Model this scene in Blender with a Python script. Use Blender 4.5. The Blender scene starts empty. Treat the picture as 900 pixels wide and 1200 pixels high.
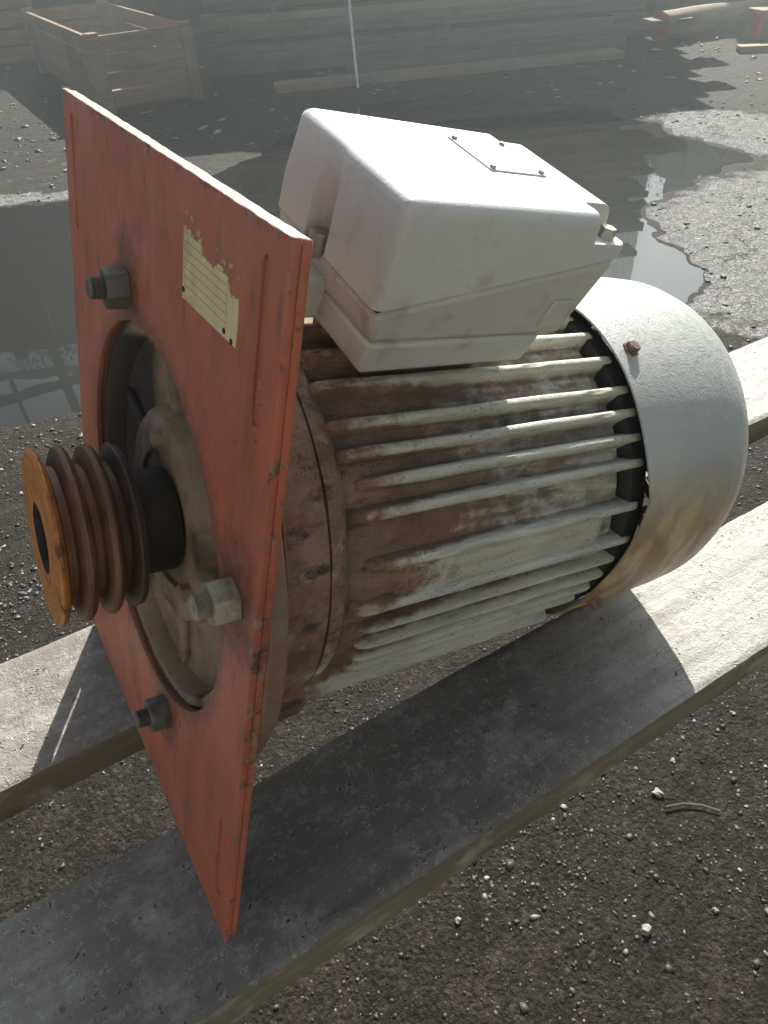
import bpy, bmesh, math, random
import numpy as np
from mathutils import Vector, Matrix, Euler

S = bpy.context.scene
COL = S.collection
rnd = random.Random(7)
R = math.radians

# ------------------------------------------------------------------ camera
cam_d = bpy.data.cameras.new('camera')
cam = bpy.data.objects.new('camera', cam_d); COL.objects.link(cam)
rt = Vector((0.85233, -0.52058, -0.05029)); dn = Vector((-0.37021, -0.53260, -0.76110)); fw = Vector((0.36943, 0.66733, -0.64668))
cam.matrix_world = Matrix(((rt.x, -dn.x, -fw.x, 0.01347), (rt.y, -dn.y, -fw.y, -0.36750), (rt.z, -dn.z, -fw.z, 0.48823), (0, 0, 0, 1)))
cam_d.sensor_fit = 'VERTICAL'; cam_d.sensor_height = 36.0; cam_d.sensor_width = 27.0
cam_d.lens = 36.0 * 866.8 / 1200.0
cam_d.clip_start = 0.02; cam_d.clip_end = 2000
S.camera = cam

# ------------------------------------------------------------------ light
SUN_EL, SUN_AZ = 37.0, 47.8           # azimuth counted from +X towards +Y
world = bpy.data.worlds.new('World'); S.world = world; world.use_nodes = True
wn = world.node_tree; wn.nodes.clear()
sky = wn.nodes.new('ShaderNodeTexSky'); sky.sky_type = 'NISHITA'; sky.sun_disc = False
sky.sun_elevation = R(SUN_EL); sky.sun_rotation = R(90 - SUN_AZ)
sky.air_density = 0.42; sky.dust_density = 0.6; sky.ozone_density = 1.6
bg = wn.nodes.new('ShaderNodeBackground'); bg.inputs[1].default_value = 0.05
wo = wn.nodes.new('ShaderNodeOutputWorld')
wn.links.new(sky.outputs[0], bg.inputs[0]); wn.links.new(bg.outputs[0], wo.inputs[0])
sd = bpy.data.lights.new('sun', 'SUN'); sd.energy = 5.0; sd.angle = R(0.5); sd.color = (1.0, 0.955, 0.88)
sun = bpy.data.objects.new('sun', sd); COL.objects.link(sun)
sv = Vector((math.cos(R(SUN_EL)) * math.cos(R(SUN_AZ)), math.cos(R(SUN_EL)) * math.sin(R(SUN_AZ)), math.sin(R(SUN_EL))))
sun.rotation_euler = sv.to_track_quat('Z', 'Y').to_euler(); sun.location = sv * 30
S.view_settings.view_transform = 'Standard'; S.view_settings.look = 'None'
S.view_settings.exposure = 1.56; S.view_settings.gamma = 1.0; S.view_settings.use_curve_mapping = False
S.view_settings.use_white_balance = True; S.view_settings.white_balance_temperature = 6680; S.view_settings.white_balance_tint = 6
S.render.engine = 'CYCLES'

# ------------------------------------------------------------------ helpers
def tag(o, label=None, cat=None, group=None, kind=None):
    if label: o['label'] = label
    if cat: o['category'] = cat
    if group: o['group'] = group
    if kind: o['kind'] = kind
    return o

def link_mesh(name, me, mats, parent=None):
    o = bpy.data.objects.new(name, me); COL.objects.link(o)
    for m in (mats if isinstance(mats, (list, tuple)) else [mats]):
        if m is not None: me.materials.append(m)
    if parent: o.parent = parent
    return o

def mk(name, verts, faces, mat, parent=None, smooth=None, midx=None):
    me = bpy.data.meshes.new(name); me.from_pydata([tuple(v) for v in verts], [], faces); me.update()
    bm = bmesh.new(); bm.from_mesh(me); bmesh.ops.recalc_face_normals(bm, faces=bm.faces); bm.to_mesh(me); bm.free()
    if midx is not None: me.polygons.foreach_set('material_index', midx)
    if smooth is not None:
        me.shade_smooth(); me.set_sharp_from_angle(angle=R(smooth))
    return link_mesh(name, me, mat, parent)

def bevel(o, w, seg=2, ang=30):
    m = o.modifiers.new('bevel', 'BEVEL'); m.width = w; m.segments = seg; m.limit_method = 'ANGLE'; m.angle_limit = R(ang)
    o.data.shade_smooth(); o.data.set_sharp_from_angle(angle=R(50)); return o

def bake(o):
    dg = bpy.context.evaluated_depsgraph_get(); dg.update()
    me = bpy.data.meshes.new_from_object(o.evaluated_get(dg)); o.modifiers.clear(); o.data = me; return o

def cut(o, cutters):
    for c in cutters:
        m = o.modifiers.new('cut', 'BOOLEAN'); m.operation = 'DIFFERENCE'; m.object = c; m.solver = 'EXACT'
    bake(o)
    for c in cutters: bpy.data.objects.remove(c)
    return o

def boxv(x0, x1, y0, y1, z0, z1):
    v = [(x, y, z) for z in (z0, z1) for y in (y0, y1) for x in (x0, x1)]
    f = [(0, 2, 3, 1), (4, 5, 7, 6), (0, 1, 5, 4), (2, 6, 7, 3), (0, 4, 6, 2), (1, 3, 7, 5)]
    return v, f

def box(name, b, mat, parent=None, bev=0.0, seg=2):
    v, f = boxv(*b); o = mk(name, v, f, mat, parent)
    if bev: bevel(o, bev, seg)
    return o

def empty(name, loc=(0, 0, 0), rot=(0, 0, 0)):
    o = bpy.data.objects.new(name, None); COL.objects.link(o); o.location = loc; o.rotation_euler = rot; o.empty_display_size = .05
    return o

# numpy value noise
_rs = np.random.RandomState(3); _tab = _rs.rand(256, 256)
def vnoise(x, y):
    xi = np.floor(x).astype(int); yi = np.floor(y).astype(int); fx = x - xi; fy = y - yi
    fx = fx * fx * (3 - 2 * fx); fy = fy * fy * (3 - 2 * fy)
    a = _tab[xi % 256, yi % 256]; b = _tab[(xi + 1) % 256, yi % 256]; c = _tab[xi % 256, (yi + 1) % 256]; d = _tab[(xi + 1) % 256, (yi + 1) % 256]
    return (a * (1 - fx) + b * fx) * (1 - fy) + (c * (1 - fx) + d * fx) * fy
def fbm(x, y, o=4):
    s = 0; a = .5
    for k in range(o): s = s + a * vnoise(x * 2 ** k + 17.3 * k, y * 2 ** k + 5.1 * k); a *= .5
    return s

# ------------------------------------------------------------------ materials
class NT:
    def __init__(self, name):
        self.m = bpy.data.materials.new(name); self.m.use_nodes = True
        self.t = self.m.node_tree; self.p = self.t.nodes['Principled BSDF']
        self.tc = self.t.nodes.new('ShaderNodeTexCoord'); self.obj = self.tc.outputs['Object']
    def new(self, k): return self.t.nodes.new(k)
    def put(self, sock, v):
        if isinstance(v, bpy.types.NodeSocket): self.t.links.new(v, sock)
        elif isinstance(v, (tuple, list)) and len(v) == 3 and sock.type == 'RGBA': sock.default_value = (*v, 1)
        else: sock.default_value = v
    def mapping(self, scale=(1, 1, 1), loc=(0, 0, 0), rot=(0, 0, 0), src=None):
        n = self.new('ShaderNodeMapping'); self.put(n.inputs[0], src or self.obj)
        n.inputs['Scale'].default_value = scale; n.inputs['Location'].default_value = loc; n.inputs['Rotation'].default_value = rot
        return n.outputs[0]
    def noise(self, scale, detail=4, rough=.55, vec=None, dist=0.0):
        n = self.new('ShaderNodeTexNoise'); self.put(n.inputs['Vector'], vec or self.obj)
        n.inputs['Scale'].default_value = scale; n.inputs['Detail'].default_value = detail; n.inputs['Roughness'].default_value = rough
        n.inputs['Distortion'].default_value = dist
        return n.outputs[0]
    def voro(self, scale, feat='F1', vec=None, rand=1.0, out=0):
        n = self.new('ShaderNodeTexVoronoi'); n.feature = feat; self.put(n.inputs['Vector'], vec or self.obj)
        n.inputs['Scale'].default_value = scale; n.inputs['Randomness'].default_value = rand
        return n.outputs[out]
    def ramp(self, fac, stops, interp='LINEAR'):
        n = self.new('ShaderNodeValToRGB'); self.put(n.inputs[0], fac); n.color_ramp.interpolation = interp
        e = n.color_ramp.elements
        while len(e) < len(stops): e.new(.5)
        for el, (p, c) in zip(e, stops):
            el.position = p; el.color = (c, c, c, 1) if isinstance(c, (int, float)) else (*c, 1)
        return n.outputs[0]
    def mix(self, fac, a, b, mode='MIX'):
        n = self.new('ShaderNodeMix'); n.data_type = 'RGBA'; n.blend_type = mode; n.clamp_factor = True
        self.put(n.inputs[0], fac); self.put(n.inputs[6], a); self.put(n.inputs[7], b); return n.outputs[2]
    def math(self, op, a, b=0.0, clamp=False):
        n = self.new('ShaderNodeMath'); n.operation = op; n.use_clamp = clamp; self.put(n.inputs[0], a); self.put(n.inputs[1], b); return n.outputs[0]
    def xyz(self, src=None):
        n = self.new('ShaderNodeSeparateXYZ'); self.put(n.inputs[0], src or self.obj); return n.outputs
    def rng(self, v, a, b, c=0.0, d=1.0):
        n = self.new('ShaderNodeMapRange'); n.clamp = True; self.put(n.inputs[0], v)
        for i, q in enumerate((a, b, c, d)): n.inputs[i + 1].default_value = q
        return n.outputs[0]
    def attr(self, name):
        n = self.new('ShaderNodeAttribute'); n.attribute_name = name; return n.outputs['Fac'], n.outputs['Color']
    def bump(self, h, strength=.5, dist=.001, nrm=None):
        n = self.new('ShaderNodeBump'); self.put(n.inputs['Height'], h); n.inputs['Strength'].default_value = strength; n.inputs['Distance'].default_value = dist
        if nrm is not None: self.put(n.inputs['Normal'], nrm)
        return n.outputs[0]
    def done(self, col, rough=.6, nrm=None, metal=0.0, spec=None):
        self.put(self.p.inputs['Base Color'], col); self.put(self.p.inputs['Roughness'], rough); self.put(self.p.inputs['Metallic'], metal)
        if nrm is not None: self.put(self.p.inputs['Normal'], nrm)
        if spec is not None: self.p.inputs['Specular IOR Level'].default_value = spec
        return self.m

def mat_red():
    n = NT('orange_red_paint')
    st = n.noise(1, 5, .6, n.mapping((60, 40, 9))); bl = n.noise(14, 5, .6); fi = n.noise(220, 3, .6)
    c = n.mix(n.rng(bl, .35, .7), (.48, .128, .070), (.35, .098, .058))
    c = n.mix(n.math('MULTIPLY', n.rng(st, .50, .70), .55), c, (.15, .062, .042))
    c = n.mix(n.math('MULTIPLY', n.rng(n.noise(1, 6, .7, n.mapping((120, 110, 30))), .57, .68), .6), c, (.075, .042, .032))
    c = n.mix(n.math('MULTIPLY', n.rng(n.noise(85, 6, .72), .57, .66), .5), c, (.46, .20, .13))
    c = n.mix(n.math('MULTIPLY', n.rng(n.noise(7, 4, .5), .5, .75), .35), c, (.34, .17, .10))
    sp = n.rng(n.voro(160), .06, .10, 1, 0)
    c = n.mix(n.math('MULTIPLY', sp, n.rng(n.noise(9, 3), .55, .62)), c, (.03, .022, .018))
    chip = n.rng(n.noise(45, 5, .7, n.mapping((1, 1, .25))), .70, .715)
    c = n.mix(n.math('MULTIPLY', chip, .8), c, (.055, .04, .033))
    x_, y_, z_ = n.xyz()
    gn = n.noise(120, 5, .7)
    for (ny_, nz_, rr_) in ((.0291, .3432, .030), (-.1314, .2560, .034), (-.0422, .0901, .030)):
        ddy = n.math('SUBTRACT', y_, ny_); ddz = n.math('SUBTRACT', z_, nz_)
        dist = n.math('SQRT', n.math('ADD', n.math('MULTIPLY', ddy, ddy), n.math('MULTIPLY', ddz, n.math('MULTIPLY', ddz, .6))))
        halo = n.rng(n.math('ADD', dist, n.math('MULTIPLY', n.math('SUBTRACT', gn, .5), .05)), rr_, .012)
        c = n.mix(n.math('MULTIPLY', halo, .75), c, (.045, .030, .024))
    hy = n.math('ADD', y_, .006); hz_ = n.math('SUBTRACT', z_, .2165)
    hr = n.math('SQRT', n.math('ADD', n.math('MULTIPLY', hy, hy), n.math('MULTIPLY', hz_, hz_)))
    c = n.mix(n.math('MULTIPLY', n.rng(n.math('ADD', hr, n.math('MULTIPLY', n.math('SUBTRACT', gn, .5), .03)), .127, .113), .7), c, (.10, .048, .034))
    eb = n.math('MAXIMUM', n.math('MULTIPLY', n.rng(n.math('ABSOLUTE', y_), .150, .1552), .55), n.math('MAXIMUM', n.rng(z_, .412, .4205), n.rng(z_, .010, .0)))
    ch2 = n.rng(n.math('ADD', n.math('MULTIPLY', eb, .17), n.noise(70, 6, .72)), .64, .66)
    c = n.mix(n.math('MULTIPLY', ch2, .85), c, n.mix(n.rng(gn, .45, .55), (.07, .045, .035), (.28, .20, .15)))
    fade = n.rng(n.noise(5, 4, .6, n.mapping((1, 1, 1), (2, 7, 4))), .45, .68)
    c = n.mix(n.math('MULTIPLY', fade, .4), c, (.50, .24, .15))
    h = n.math('ADD', n.math('MULTIPLY', fi, .3), n.math('ADD', n.math('MULTIPLY', st, .5), n.math('MULTIPLY', ch2, -.6)))
    return n.done(c, n.rng(bl, .3, .7, .42, .62), n.bump(h, .35, .0008))

def mat_plate_edge():
    n = NT('flame_cut_plate_edge')
    bl = n.noise(90, 5, .65); 
    c = n.mix(n.rng(bl, .42, .6), (.30, .25, .19), (.20, .13, .09))
    c = n.mix(n.rng(n.noise(200, 3), .62, .66), c, (.34, .29, .22))
    return n.done(c, .55, n.bump(n.noise(180, 4, .7), .8, .0015))

def mat_housing(name='rusty_grey_housing_paint', rust=.5, a0=.05, a1=.24):
    n = NT(name)
    x, y, z = n.xyz()
    dy = n.math('ADD', y, .006); dz = n.math('SUBTRACT', z, .2165)
    rad = n.math('SQRT', n.math('ADD', n.math('MULTIPLY', dy, dy), n.math('MULTIPLY', dz, dz)))
    big = n.noise(9, 5, .6); mid = n.noise(60, 7, .7); fin = n.noise(420, 3, .6)
    al = n.noise(1, 6, .65, n.mapping((20, 130, 130)))
    grey = n.mix(n.rng(big, .3, .7), (.43, .42, .345), (.57, .56, .48))
    grey = n.mix(n.math('MULTIPLY', n.rng(n.noise(1, 5, .7, n.mapping((30, 200, 200))), .48, .66), .45), grey, (.22, .20, .155))
    worn = n.rng(x, a0, a1, .16, -.10)               # paint lost towards the flange
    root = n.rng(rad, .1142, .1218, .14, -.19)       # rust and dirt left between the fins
    up = n.math('ADD', n.rng(z, .16, .27, -.05, .05), n.rng(x, .056, .15, .22, 0))
    r = n.math('ADD', n.math('ADD', n.math('MULTIPLY', mid, .60), n.math('MULTIPLY', al, .40)), n.math('ADD', worn, n.math('ADD', root, up)))
    r = n.math('ADD', r, n.rng(big, .3, .7, -.10, .10))
    r = n.math('ADD', r, rust - .5)
    rc = n.mix(n.rng(n.noise(35, 6, .7), .38, .62), (.14, .078, .047), (.27, .17, .11))
    rc = n.mix(n.math('MULTIPLY', n.rng(n.noise(20, 5, .65, n.mapping((.5, 1, 1), (3, 1, 2))), .50, .62), .8), rc, (.20, .060, .050))
    rc = n.mix(n.rng(n.noise(90, 6, .7, n.mapping((.35, 1, 1), (1, 5, 2))), .54, .66), rc, (.05, .036, .028))
    c = n.mix(n.rng(r, .46, .62), grey, rc)
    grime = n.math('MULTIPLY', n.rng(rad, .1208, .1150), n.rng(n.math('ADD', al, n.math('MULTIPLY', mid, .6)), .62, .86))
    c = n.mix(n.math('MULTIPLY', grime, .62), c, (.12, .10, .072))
    pit = n.rng(n.voro(480), .10, .24, 1, 0)
    c = n.mix(n.math('MULTIPLY', pit, n.rng(n.noise(38, 4), .46, .56)), c, (.035, .026, .02))
    glit = n.rng(n.voro(360), .06, .10, 1, 0)
    c = n.mix(n.math('MULTIPLY', glit, n.rng(n.noise(50, 3), .5, .56)), c, (.55, .52, .46))
    h = n.math('ADD', n.math('MULTIPLY', fin, .5), n.math('ADD', mid, n.math('MULTIPLY', pit, -.6)))
    return n.done(c, n.rng(r, .45, .65, .5, .85), n.bump(h, .8, .0014))

def mat_box(name, base, dirt=.25):
    n = NT(name)
    big = n.noise(12, 4, .6); mid = n.noise(55, 5, .6)
    c = n.mix(n.rng(big, .3, .7), base, tuple(v * .9 for v in base))
    c = n.mix(n.math('MULTIPLY', n.rng(n.math('ADD', mid, n.math('MULTIPLY', n.noise(9, 3), .5)), .78, .98), dirt), c, (.19, .13, .09))
    scr = n.rng(n.noise(1, 4, .7, n.mapping((160, 26, 160), (0, 0, 0), (.3, .2, .6))), .70, .73)
    c = n.mix(n.math('MULTIPLY', scr, .35), c, (.25, .22, .18))
    return n.done(c, n.rng(mid, .3, .7, .36, .5), n.bump(n.math('ADD', n.noise(650, 3), n.math('MULTIPLY', mid, .6)), .3, .0006))

def mat_cover():
    n = NT('fan_cover_grey_paint')
    x, y, z = n.xyz()
    big = n.noise(9, 5, .6); st = n.noise(1, 5, .62, n.mapping((22, 30, 9), (0, 0, 0), (0, .35, 0)), .8)
    g = n.mix(n.rng(big, .3, .7), (.41, .425, .415), (.34, .355, .345))
    low = n.rng(n.math('ADD', z, n.math('MULTIPLY', n.math('SUBTRACT', st, .5), .10)), .280, .222, 0, 1)
    oil = n.mix(n.rng(st, .40, .55), (.46, .36, .17), (.23, .125, .048))
    c = n.mix(n.math('MULTIPLY', low, .9), g, oil)
    dust = n.math('MULTIPLY', n.rng(z, .285, .325), n.rng(n.noise(150, 6, .75), .47, .60))
    c = n.mix(n.math('MULTIPLY', dust, .7), c, (.30, .285, .255))
    sp = n.rng(n.voro(230), .05, .09, 1, 0)
    c = n.mix(n.math('MULTIPLY', sp, n.rng(n.noise(20, 3), .5, .58)), c, (.07, .06, .05))
    h = n.math('ADD', n.noise(600, 2), n.math('MULTIPLY', dust, n.noise(260, 4, .7)))
    return n.done(c, n.rng(st, .3, .7, .34, .55), n.bump(h, .35, .001))

def mat_rust(name, a, b, c3, rough=.7, sc=60):
    n = NT(name)
    q = n.noise(sc, 6, .65); w = n.noise(sc * .3, 4, .6)
    c = n.mix(n.rng(q, .35, .65), a, b); c = n.mix(n.rng(w, .48, .66), c, c3)
    return n.done(c, n.rng(q, .3, .7, rough - .12, rough + .1), n.bump(n.noise(500, 4, .65), .5, .0008), .15)

def mat_pulley():
    n = NT('rusty_pulley_iron')
    x, y, z = n.xyz()
    q = n.noise(55, 6, .65); w = n.noise(17, 4, .6)
    ring = n.noise(1, 4, .6, n.mapping((420, 12, 12)))
    c = n.mix(n.rng(q, .35, .65), (.13, .064, .036), (.21, .105, .058))
    c = n.mix(n.rng(ring, .5, .7), c, (.075, .042, .030))
    fr = n.rng(n.math('ADD', x, n.math('MULTIPLY', n.math('SUBTRACT', w, .5), .012)), -.050, -.057)
    c = n.mix(fr, c, n.mix(n.rng(q, .35, .68), (.56, .235, .052), (.42, .15, .034)))
    py_ = n.math('ADD', y, .006); pz_ = n.math('SUBTRACT', z, .2165); pr_ = n.math('SQRT', n.math('ADD', n.math('MULTIPLY', py_, py_), n.math('MULTIPLY', pz_, pz_)))
    c = n.mix(n.math('MULTIPLY', fr, n.rng(n.noise(1, 3, .6, n.mapping((900, 900, 900), src=pr_)), .52, .66)), c, (.20, .075, .025))
    c = n.mix(n.math('MULTIPLY', fr, n.rng(n.noise(70, 6, .75), .55, .63)), c, (.09, .045, .024))
    oil = n.rng(n.math('ADD', x, n.math('MULTIPLY', n.math('SUBTRACT', w, .5), .02)), -.028, -.018)
    c = n.mix(n.math('MULTIPLY', oil, .8), c, (.030, .022, .019))
    return n.done(c, n.rng(q, .3, .7, .45, .75), n.bump(n.math('ADD', n.noise(420, 4, .65), q), .5, .0008), .2)

def mat_shield():
    n = NT('oily_shield_iron')
    q = n.noise(40, 6, .65); w = n.noise(15, 4, .6)
    c = n.mix(n.rng(q, .35, .65), (.20, .135, .078), (.30, .215, .13))
    c = n.mix(n.rng(w, .5, .65), c, (.045, .030, .022))
    y_ = n.xyz()[1]
    c = n.mix(n.rng(n.math('ADD', y_, n.math('MULTIPLY', n.math('SUBTRACT', w, .5), .03)), .035, .055), c, (.035, .024, .020))
    return n.done(c, n.rng(w, .3, .7, .5, .85), n.bump(n.noise(300, 5, .7), .7, .0015))

def mat_cement():
    n = NT('pitted_cement_crust')
    big = n.noise(7, 5, .6); gr = n.noise(1, 7, .66, n.mapping((4, 75, 20))); mid = n.noise(95, 7, .72); fin = n.noise(420, 4, .7)
    c = n.mix(n.rng(big, .3, .7), (.35, .342, .322), (.44, .432, .41))
    c = n.mix(n.math('MULTIPLY', n.rng(gr, .45, .60), .6), c, (.22, .215, .205))
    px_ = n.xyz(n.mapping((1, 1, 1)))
    shade_stain = n.math('MULTIPLY', n.rng(n.math('ABSOLUTE', n.math('SUBTRACT', px_[0], .10)), .16, .34, 1, 0), n.rng(n.noise(18, 7, .75), .28, .50))  # motor's shade painted into the cement, along with some oily brown
    c = n.mix(n.math('MULTIPLY', shade_stain, .74), c, (.085, .063, .047))
    wp = n.new('ShaderNodeVectorMath'); wp.operation = 'ADD'
    sc_ = n.new('ShaderNodeVectorMath'); sc_.operation = 'SCALE'; sc_.inputs[3].default_value = .014
    nn_ = n.new('ShaderNodeTexNoise'); nn_.inputs['Scale'].default_value = 150; n.put(nn_.inputs['Vector'], n.obj)
    n.put(sc_.inputs[0], nn_.outputs[1]); n.put(wp.inputs[0], n.obj); n.put(wp.inputs[1], sc_.outputs[0]); wv = wp.outputs[0]
    cell = n.voro(165, vec=wv); patch = n.rng(n.noise(11, 4), .36, .50)
    ring = n.math('MULTIPLY', n.math('MULTIPLY', n.rng(cell, .22, .30), n.rng(cell, .46, .34)), n.rng(n.noise(110, 4), .44, .58))   # broken lime rings left by bubbles
    c = n.mix(n.math('MULTIPLY', n.math('MULTIPLY', ring, patch), .55), c, (.48, .46, .42))
    pit = n.math('MULTIPLY', n.rng(cell, .10, .20, 1, 0), n.rng(n.noise(30, 4), .50, .58))
    spk = n.math('MULTIPLY', n.rng(n.voro(300, vec=wv), .08, .16, 1, 0), n.rng(n.noise(22, 3), .48, .58))
    c = n.mix(n.math('MAXIMUM', pit, spk), c, (.045, .038, .032))
    c = n.mix(n.math('MULTIPLY', n.rng(mid, .50, .66), .35), c, (.20, .165, .13))
    h = n.math('SUBTRACT', n.math('ADD', mid, n.math('MULTIPLY', fin, .45)), n.math('MULTIPLY', pit, 1.3))
    h = n.math('ADD', h, n.math('MULTIPLY', n.math('MULTIPLY', ring, patch), .22))
    ro = n.math('SUBTRACT', n.rng(mid, .3, .7, .5, .75), n.math('MULTIPLY', shade_stain, .17))
    return n.done(c, ro, n.bump(h, .85, .0026))

def mat_plankside():
    n = NT('damp_plank_side')
    g = n.noise(1, 6, .6, n.mapping((4, 70, 70))); b = n.noise(30, 5, .6)
    c = n.mix(n.rng(g, .35, .65), (.21, .178, .125), (.125, .105, .075)); c = n.mix(n.rng(b, .52, .66), c, (.30, .28, .23))
    return n.done(c, .8, n.bump(g, .6, .002))

def mat_soil():
    n = NT('wet_dark_soil')
    f, _ = n.attr('dry'); big = n.noise(1.3, 5, .6); mid = n.noise(16, 6, .68); fin = n.noise(130, 5, .7)
    wet = n.mix(n.rng(mid, .35, .65), (.0125, .0098, .0078), (.028, .0225, .0175))
    wet = n.mix(n.rng(n.noise(60, 5, .7), .55, .7), wet, (.042, .036, .031))
    dry = n.mix(n.rng(mid, .35, .65), (.17, .175, .185), (.26, .262, .268))
    crack = n.math('MULTIPLY', n.rng(n.math('ABSOLUTE', n.math('SUBTRACT', n.noise(.9, 7, .62), .5)), .001, .006, 1, 0), n.rng(n.noise(.7, 2), .45, .55))
    dry = n.mix(n.math('MULTIPLY', crack, .8), dry, (.035, .033, .03))
    dry = n.mix(n.rng(fin, .56, .68), dry, (.075, .072, .07))
    d = n.math('ADD', f, n.math('MULTIPLY', n.math('SUBTRACT', n.noise(9, 6, .65), .5), .9))
    c = n.mix(n.rng(d, .42, .58), wet, dry)
    fleck = n.rng(n.voro(70), .09, .13, 1, 0)
    c = n.mix(n.math('MULTIPLY', fleck, n.rng(n.noise(6, 3), .45, .6)), c, (.22, .205, .185))
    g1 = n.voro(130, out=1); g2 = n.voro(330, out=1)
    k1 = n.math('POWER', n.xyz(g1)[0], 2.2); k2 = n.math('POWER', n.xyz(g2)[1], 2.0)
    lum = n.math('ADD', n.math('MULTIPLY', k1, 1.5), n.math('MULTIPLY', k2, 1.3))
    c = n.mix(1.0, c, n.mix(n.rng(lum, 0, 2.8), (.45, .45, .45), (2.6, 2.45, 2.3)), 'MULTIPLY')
    h = n.math('ADD', n.math('MULTIPLY', mid, 1.0), n.math('ADD', n.math('MULTIPLY', fin, .5), n.math('ADD', n.math('MULTIPLY', n.voro(130), -.18), n.math('MULTIPLY', k1, .25))))
    return n.done(c, n.rng(d, .3, .6, .8, .92), n.bump(h, 1.0, .02), 0, .25)

def mat_gravel():
    n = NT('gravel_stones')
    _, col = n.attr('tint')
    c = n.mix(n.rng(n.noise(160, 4, .6), .3, .7, 0, .35), col, (.05, .046, .042))
    return n.done(c, .55, n.bump(n.noise(400, 3), .4, .001))

def mat_wood(name, a, b, sc=(3, 40, 40), d=(.05, .045, .04)):
    n = NT(name)
    g = n.noise(1, 6, .62, n.mapping(sc)); q = n.noise(2.2, 4, .6); rn = n.new('ShaderNodeObjectInfo').outputs['Random']
    c = n.mix(n.rng(g, .32, .68), a, b); c = n.mix(n.math('MULTIPLY', n.rng(q, .48, .7), .6), c, d)
    c = n.mix(n.rng(rn, 0, 1, 0, .35), c, tuple(v * .55 for v in a))
    return n.done(c, .85, n.bump(g, .5, .004))

def mat_plain(name, c, rough=.6, metal=0.0, var=.25, sc=30, bump=.3):
    n = NT(name); q = n.noise(sc, 5, .6)
    return n.done(n.mix(n.rng(q, .3, .7), c, tuple(v * (1 - var) for v in c)), rough, n.bump(q, bump, .001), metal)

def mat_water():
    n = NT('muddy_puddle_water')
    h = n.noise(2.6, 3, .5)
    n.p.inputs['IOR'].default_value = 1.38
    return n.done((.012, .011, .009), .012, n.bump(h, .03, .02), 0, .5)

def mat_label():
    n = NT('cream_rating_label')
    x, y, z = n.xyz()
    v = n.math('FRACT', n.math('DIVIDE', n.math('SUBTRACT', z, .3675), .0036)); line = n.rng(v, .10, .14, 1, 0)
    inside = n.math('MULTIPLY', n.math('GREATER_THAN', z, .3715), n.math('MULTIPLY', n.math('GREATER_THAN', y, -.1075), n.math('LESS_THAN', y, -.0605)))
    v1 = n.rng(n.math('ABSOLUTE', n.math('ADD', y, .1078)), .00012, .0003, 1, 0)
    v2 = n.rng(n.math('ABSOLUTE', n.math('ADD', y, .1135)), .00012, .0003, 1, 0)
    pr = n.math('MAXIMUM', n.math('MULTIPLY', line, inside), n.math('MAXIMUM', v1, n.math('MULTIPLY', v2, .5)))
    q = n.noise(90, 5, .65); s = n.noise(50, 4, .6)
    c = n.mix(n.rng(q, .3, .7), (.74, .62, .34), (.62, .52, .28))
    c = n.mix(n.math('MULTIPLY', pr, .65), c, (.16, .12, .06))
    st = n.math('MULTIPLY', n.rng(y, -.078, -.062), n.rng(s, .42, .6))
    c = n.mix(n.math('MULTIPLY', st, .65), c, (.17, .12, .07))
    return n.done(c, .5, n.bump(q, .2, .0003))

RED = mat_red(); EDGE = mat_plate_edge(); HOUS = mat_housing(rust=.44); BELL = mat_housing('rusty_end_shield_paint', .54, .02, .30)
FLG = mat_rust('flange_red_over_grey', (.19, .105, .07), (.26, .19, .13), (.36, .10, .055), .65, 38)
FLGB = mat_rust('rusty_plate_back', (.12, .075, .05), (.075, .05, .036), (.17, .08, .05), .75, 30)
LIDM = mat_box('terminal_lid_light_grey', (.62, .625, .61), .30); BASEM = mat_box('terminal_base_grey', (.56, .555, .52), .6)
COVER = mat_cover(); PUL = mat_pulley(); SHI = mat_shield()
OILY_SHADE = mat_rust('oily_hub_bore_shade', (.030, .023, .019), (.018, .015, .013), (.055, .038, .028), .55, 45)
NUTD = mat_plain('dark_oxidised_nut', (.17, .155, .145), .5, .25, .5, 120); NUTL = mat_rust('bare_zinc_nut', (.34, .31, .26), (.20, .165, .12), (.42, .40, .36), .5, 150)
SCREW = mat_plain('dull_steel_screw', (.42, .40, .37), .45, .6, .4, 200); SCRUST = mat_rust('rusty_screw', (.16, .07, .04), (.26, .20, .16), (.09, .05, .035), .6, 200)
BLACK = mat_plain('shadow_black_inner', (.012, .012, .012), .6, 0, .4, 40); DARKLINE = mat_plain('dark_gap', (.02, .018, .016), .8)  # BLACK paints in the shadow inside the fan cover
CEM = mat_cement(); PSIDE = mat_plankside(); SOIL = mat_soil(); GRAV = mat_gravel(); WATER = mat_water(); LABEL = mat_label()
CRATE = mat_wood('crate_board_wood', (.36, .235, .145), (.23, .15, .095)); TIMB = mat_wood('weathered_timber', (.22, .19, .15), (.13, .115, .095), (2, 30, 30))
PALE = mat_wood('pale_sawn_timber', (.36, .28, .19), (.27, .20, .13), (2, 25, 25), (.15, .11, .07)); BARK = mat_wood('brown_bark', (.12, .080, .05), (.065, .045, .03), (6, 18, 18))
SHEDW = mat_wood('dark_shed_boards', (.075, .055, .04), (.045, .034, .026), (20, 20, 1.5)); STEEL = mat_plain('dark_gantry_steel', (.05, .045, .045), .6, .3)
REDEND = mat_plain('red_end_paint', (.62, .10, .07), .6); WHITE = mat_plain('white_plastic', (.80, .80, .78), .4)
SCRAP = mat_plain('torn_label_residue', (.52, .42, .34), .7, 0, .5, 300)

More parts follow.
